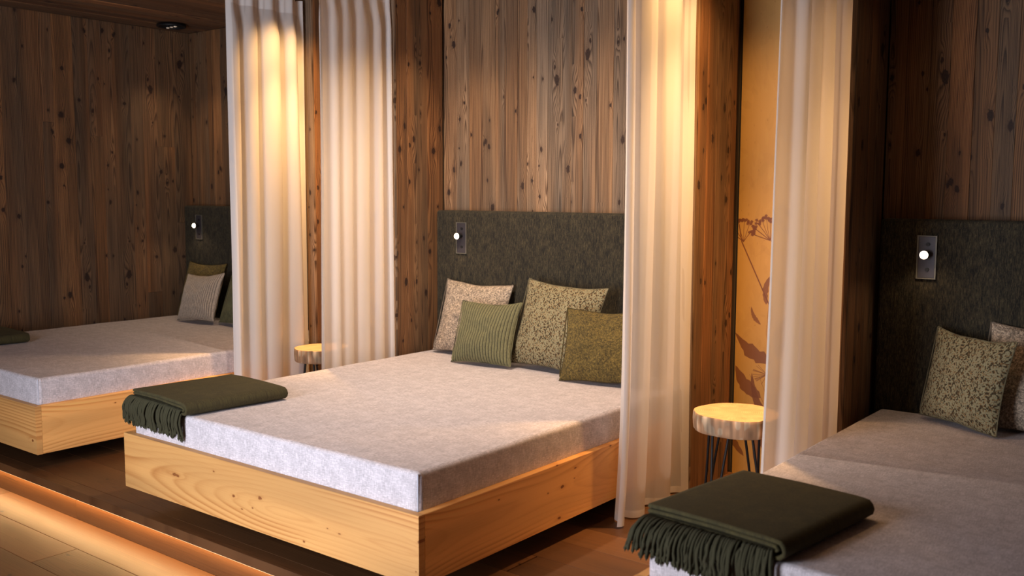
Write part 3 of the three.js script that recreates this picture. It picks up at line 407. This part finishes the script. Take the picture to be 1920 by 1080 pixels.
const CUSH = {
  cream: phys({ map: bouc(206, 184, 158, 80), bumpMap: T_BOUC_B, bumpScale: 0.003, roughness: 0.95 }),
  olive: phys({ map: bouc(122, 102, 48, 83), bumpMap: T_BOUC_B, bumpScale: 0.003, roughness: 0.95, ...sheen(0.2, 0.17, 0.06) }),
  speck: phys({ map: T_SPECK, bumpMap: T_SPECK_B, bumpScale: 0.0018, roughness: 0.9, ...sheen(0.2, 0.2, 0.13) }),
  cord: phys({ map: T_CORD, color: lin(0.27, 0.25, 0.115), roughness: 0.9, ...sheen(0.3, 0.3, 0.18) }),
  creamCord: phys({ map: T_CORD, color: lin(0.72, 0.58, 0.44), roughness: 0.9 }),
  green: phys({ map: T_PILE, color: lin(0.17, 0.16, 0.07), roughness: 0.9, ...sheen(0.25, 0.25, 0.1) }),
};
function cushion(label, m, w, h, t, p, { lean = 0.35, turn = 0, tilt = 0, ribs = 0, seed = 1, back = null } = {}) {
  const nu = ribs ? ribs * 6 : 56, nv = 56, parts = [];
  const at = (u, v, side) => { // u, v in -1..1
    const cu = 1 - 0.075 * (1 - v * v), cv = 1 - (v > 0 ? 0.11 : 0.06) * (1 - u * u);
    const pu = Math.pow(1 - Math.pow(Math.abs(u), 2.6), 0.62), pv = Math.pow(1 - Math.pow(Math.abs(v), 2.6), 0.62);
    let z = t / 2 * pu * pv * (1 - 0.12 * v);
    const wr = (n2(u * 2.2 + 7, v * 2.2 + 3, seed) - 0.5) * 0.018 + (n2(u * 6 + 3, v * 6, seed + 1) - 0.5) * 0.006 + 0.006 * Math.sin(9 * (u + v) + seed) * Math.exp(-6 * ((1 - Math.abs(u)) ** 2 + (1 - Math.abs(v)) ** 2));
    z += wr * pu * pv; if (ribs) z += 0.005 * Math.abs(Math.sin(Math.PI * ribs * (u + 1) / 2)) * Math.min(1, 3 * pu) * Math.min(1, 3 * pv);
    return [u * w / 2 * cu, h / 2 + v * h / 2 * cv + 0.006 * (n2(u * 2 + 1, 5, seed) - 0.5), side * z, ribs ? (u + 1) / 2 * ribs / 8 : u * w, v * h];
  };
  parts.push(grid(nu, nv, (s, q) => at(2 * s - 1, 2 * q - 1, 1)), grid(nu, nv, (s, q) => at(1 - 2 * s, 2 * q - 1, -1)));
  const g = mergeGeometries(parts), seam = []; for (let k = 0; k <= 96; k++) { const a = k / 24, s = a % 1 * 2 - 1, q = a < 1 ? [s, -1] : a < 2 ? [1, s] : a < 3 ? [-s, 1] : [-1, -s]; seam.push(at(k === 96 ? -1 : q[0], q[1], 0).slice(0, 3)); }
  const M4 = new THREE.Matrix4().makeRotationFromEuler(new THREE.Euler(-lean, turn, tilt, 'YXZ')); g.applyMatrix4(M4);
  const sg = tube(seam, 0.0028, 192, 5).applyMatrix4(M4); g.computeBoundingBox(); const bb = g.boundingBox;
  const o = thing('cushion', label, 'cushion', [p[0], HM + 0.006 - bb.min.y, back !== null ? back - bb.min.z : p[1]], 0, 'cushions on the beds');
  put('cover', g, m, o); put('seam', sg, m, o);
}
cushion('cream nubbly cushion leaning on the middle headboard under its lamp', CUSH.cream, 0.50, 0.43, 0.13, [0.36], { lean: 0.30, tilt: -0.02, seed: 3, back: ZH + 0.003 });
cushion('small green corduroy cushion in front of the cream one', CUSH.cord, 0.40, 0.35, 0.11, [0.63, 0.435], { lean: 0.36, turn: 0.05, tilt: 0.03, ribs: 22, seed: 9 });
cushion('sage cushion with dark specks in the middle of the middle bed', CUSH.speck, 0.53, 0.47, 0.13, [1.02, 0.36], { lean: 0.33, turn: -0.04, tilt: -0.04, seed: 14 });
cushion('olive nubbly cushion on the middle bed, half behind the sheer curtain', CUSH.olive, 0.47, 0.37, 0.11, [1.44, 0.475], { lean: 0.32, turn: 0.16, tilt: 0.03, seed: 20 });
cushion('olive nubbly cushion under the lamp of the far bed', CUSH.olive, 0.46, 0.42, 0.12, [-D + 0.33], { lean: 0.30, seed: 23, back: ZH + 0.003 });
cushion('pale ribbed cushion in front of the olive one on the far bed', CUSH.creamCord, 0.43, 0.35, 0.11, [-D + 0.56, 0.40], { lean: 0.34, tilt: 0.06, ribs: 24, seed: 26 });
cushion('green cushion on the far bed, half behind the sheer curtain', CUSH.green, 0.5, 0.47, 0.13, [-D + 1.02, 0.35], { lean: 0.33, tilt: -0.03, seed: 29 });
cushion('sage cushion with dark specks standing askew on the near bed', CUSH.speck, 0.385, 0.375, 0.11, [D + 0.39, 0.29], { lean: 0.20, turn: -0.5, tilt: -0.03, seed: 33 });
cushion('cream nubbly cushion on the near bed behind the speckled one', CUSH.cream, 0.48, 0.43, 0.12, [D + 0.69], { lean: 0.30, turn: -0.1, seed: 37, back: ZH + 0.003 });

// ---------------------------------------------------------------- folded throws with fringes
const T_WOOL = tex(256, 256, (i, j, c) => { const v = 205 + 50 * (n2(i * 0.7, j * 0.7, 101) - 0.5) + 40 * (n2(i * 0.2, j * 0.9, 102) - 0.5) + 24 * (n2(i * 0.04, j * 0.04, 103) - 0.5); c[0] = c[1] = c[2] = v; });
const M_WOOL = phys({ map: T_WOOL, color: lin(0.088, 0.070, 0.020), roughness: 0.95, ...sheen(0.07, 0.062, 0.02) });
const M_FRINGE = mat({ color: lin(0.040, 0.036, 0.014), roughness: 0.95 });
function folded(path, d, t, seed) { // a thick cloth band: path in x-y, depth d along z
  const P = new THREE.CatmullRomCurve3(path.map(p => new THREE.Vector3(p[0], p[1], 0)), false, 'catmullrom', 0.2), n = 72, pts = [], tan = []; for (let i = 0; i <= n; i++) { pts.push(P.getPointAt(i / n)); tan.push(P.getTangentAt(i / n)); }
  const ring = []; for (let k = 0; k < 5; k++) { const a = -Math.PI / 2 + k / 4 * Math.PI; ring.push([d / 2 - t / 2 + t / 2 * Math.cos(a), t / 2 * Math.sin(a)]); } for (let k = 1; k < 9; k++) ring.push([mix(d / 2 - t / 2, -d / 2 + t / 2, k / 9), t / 2]); for (let k = 0; k < 5; k++) { const a = Math.PI / 2 + k / 4 * Math.PI; ring.push([-d / 2 + t / 2 + t / 2 * Math.cos(a), t / 2 * Math.sin(a)]); } for (let k = 1; k < 9; k++) ring.push([mix(-d / 2 + t / 2, d / 2 - t / 2, k / 9), -t / 2]); ring.push(ring[0]);
  const m = ring.length - 1;
  return grid(n + 2, m, (s, v) => { const j = Math.round(s * (n + 2)), i = clamp(j - 1, 0, n), e = j === 0 || j === n + 2 ? 0 : 1, q = ring[Math.round(v * m)], p = pts[i], a = tan[i]; const wob = 0.004 * (n2(p.x * 7 + seed, q[0] * 7 + 20, seed) - 0.5) * sstep(0.01, 0.03, p.y); return [p.x - a.y * q[1] * e, p.y + a.x * q[1] * e + wob, q[0] * (e ? 1 : 0.98) + 0.006 * (n2(p.x * 6 + 30, p.y * 120, seed) - 0.5), p.x * 3 + p.y, q[0] * 3]; });
}
function throwBlanket(label, x, z, turn, seed, edge, w = 0.47, d = 0.5) {
  const R = rng(seed), o = thing('folded_throw', label, 'blanket', [x, HM + 0.004, z], turn, 'green throws on the beds'), a = w / 2;
  const U = (y0, y1, x1) => { const r = (y1 - y0) / 2, P = [[-a, y0], [-a * 0.5, y0], [0, y0], [x1 - r - 0.03, y0]]; for (let k = 0; k <= 8; k++) { const t = -Math.PI / 2 + k / 8 * Math.PI; P.push([x1 - r + r * Math.cos(t), (y0 + y1) / 2 + r * Math.sin(t)]); } P.push([x1 - r - 0.04, y1 + 0.002], [0, y1 + 0.003], [-a * 0.5, y1 + 0.001], [-a, y1 - 0.003]); return P; };
  put('outer_fold', folded(U(0.007, 0.049, a), d, 0.0125, seed), M_WOOL, o);
  put('inner_fold', folded(U(0.0205, 0.0355, a - 0.02), d - 0.003, 0.0115, seed + 1), M_WOOL, o);
  // fringe over the front edge of the mattress
  o.updateMatrixWorld(true); const inv = o.matrixWorld.clone().invert(), strands = [];
  const rows = [[0.008, 78], [0.02, 54]];
  for (const [yy, n] of rows) for (let k = 0; k < n; k++) {
    const lx = mix(-a + 0.004, a - 0.03, (k + 0.5 * R()) / n), s = new THREE.Vector3(lx, yy, d / 2 - 0.012).applyMatrix4(o.matrixWorld), fan = (lx / a) * 0.02 - 0.015 + 0.026 * (R() - 0.5), len = 0.085 + 0.03 * R(), P = [];
    const ez = Math.max(edge + 0.006, s.z + 0.012) + 0.01 * R() + (yy > 0.01 ? 0.006 : 0), reach = Math.max(0.0, ez - s.z);
    P.push([s.x, s.y, s.z], [s.x + fan * 0.2, s.y + 0.003, s.z + reach * 0.5], [s.x + fan * 0.4, HM + 0.002 + 0.006 * R(), ez]);
    const rest = Math.max(0.045, len - reach * 0.5); for (let q = 1; q <= 4; q++) P.push([s.x + fan * (0.4 + 0.15 * q) + 0.004 * (R() - 0.5), HM - rest * q / 4, ez + 0.006 * Math.sin(q * 1.3) + 0.004 * (R() - 0.5)]);
    strands.push(tube(P, 0.0038 + 0.0016 * R(), 14, 5));
    const e = P[P.length - 1]; strands.push(new THREE.TubeGeometry(new THREE.LineCurve3(new THREE.Vector3(...e), new THREE.Vector3(e[0], e[1] - 0.006, e[2])), 1, 0.0016, 5, false), new THREE.SphereGeometry(0.0052, 6, 5).translate(P[6][0], P[6][1] + 0.004, P[6][2]));
  }
  const fr = put('fringe', mergeGeometries(strands.map(g => g.index ? g : g)).applyMatrix4(inv), M_FRINGE, o, 'twisted wool fringe'); fr.userData.kind = 'stuff';
}
throwBlanket('dark green folded throw with fringe on the foot of the middle bed', 0.25, 1.865, -0.09, 5, ZF - 0.034);
throwBlanket('dark green folded throw with fringe on the foot of the near bed', D + 0.245, 1.84, -0.13, 6, ZF - 0.034, 0.43);
throwBlanket('dark green folded throw on the far bed at the edge of the view', -D + 0.31, 1.80, -0.1, 7, ZF - 0.034);

scene.traverse(o => { if (o.isMesh) { o.castShadow = true; o.receiveShadow = true; } });
renderer.render(scene, camera);
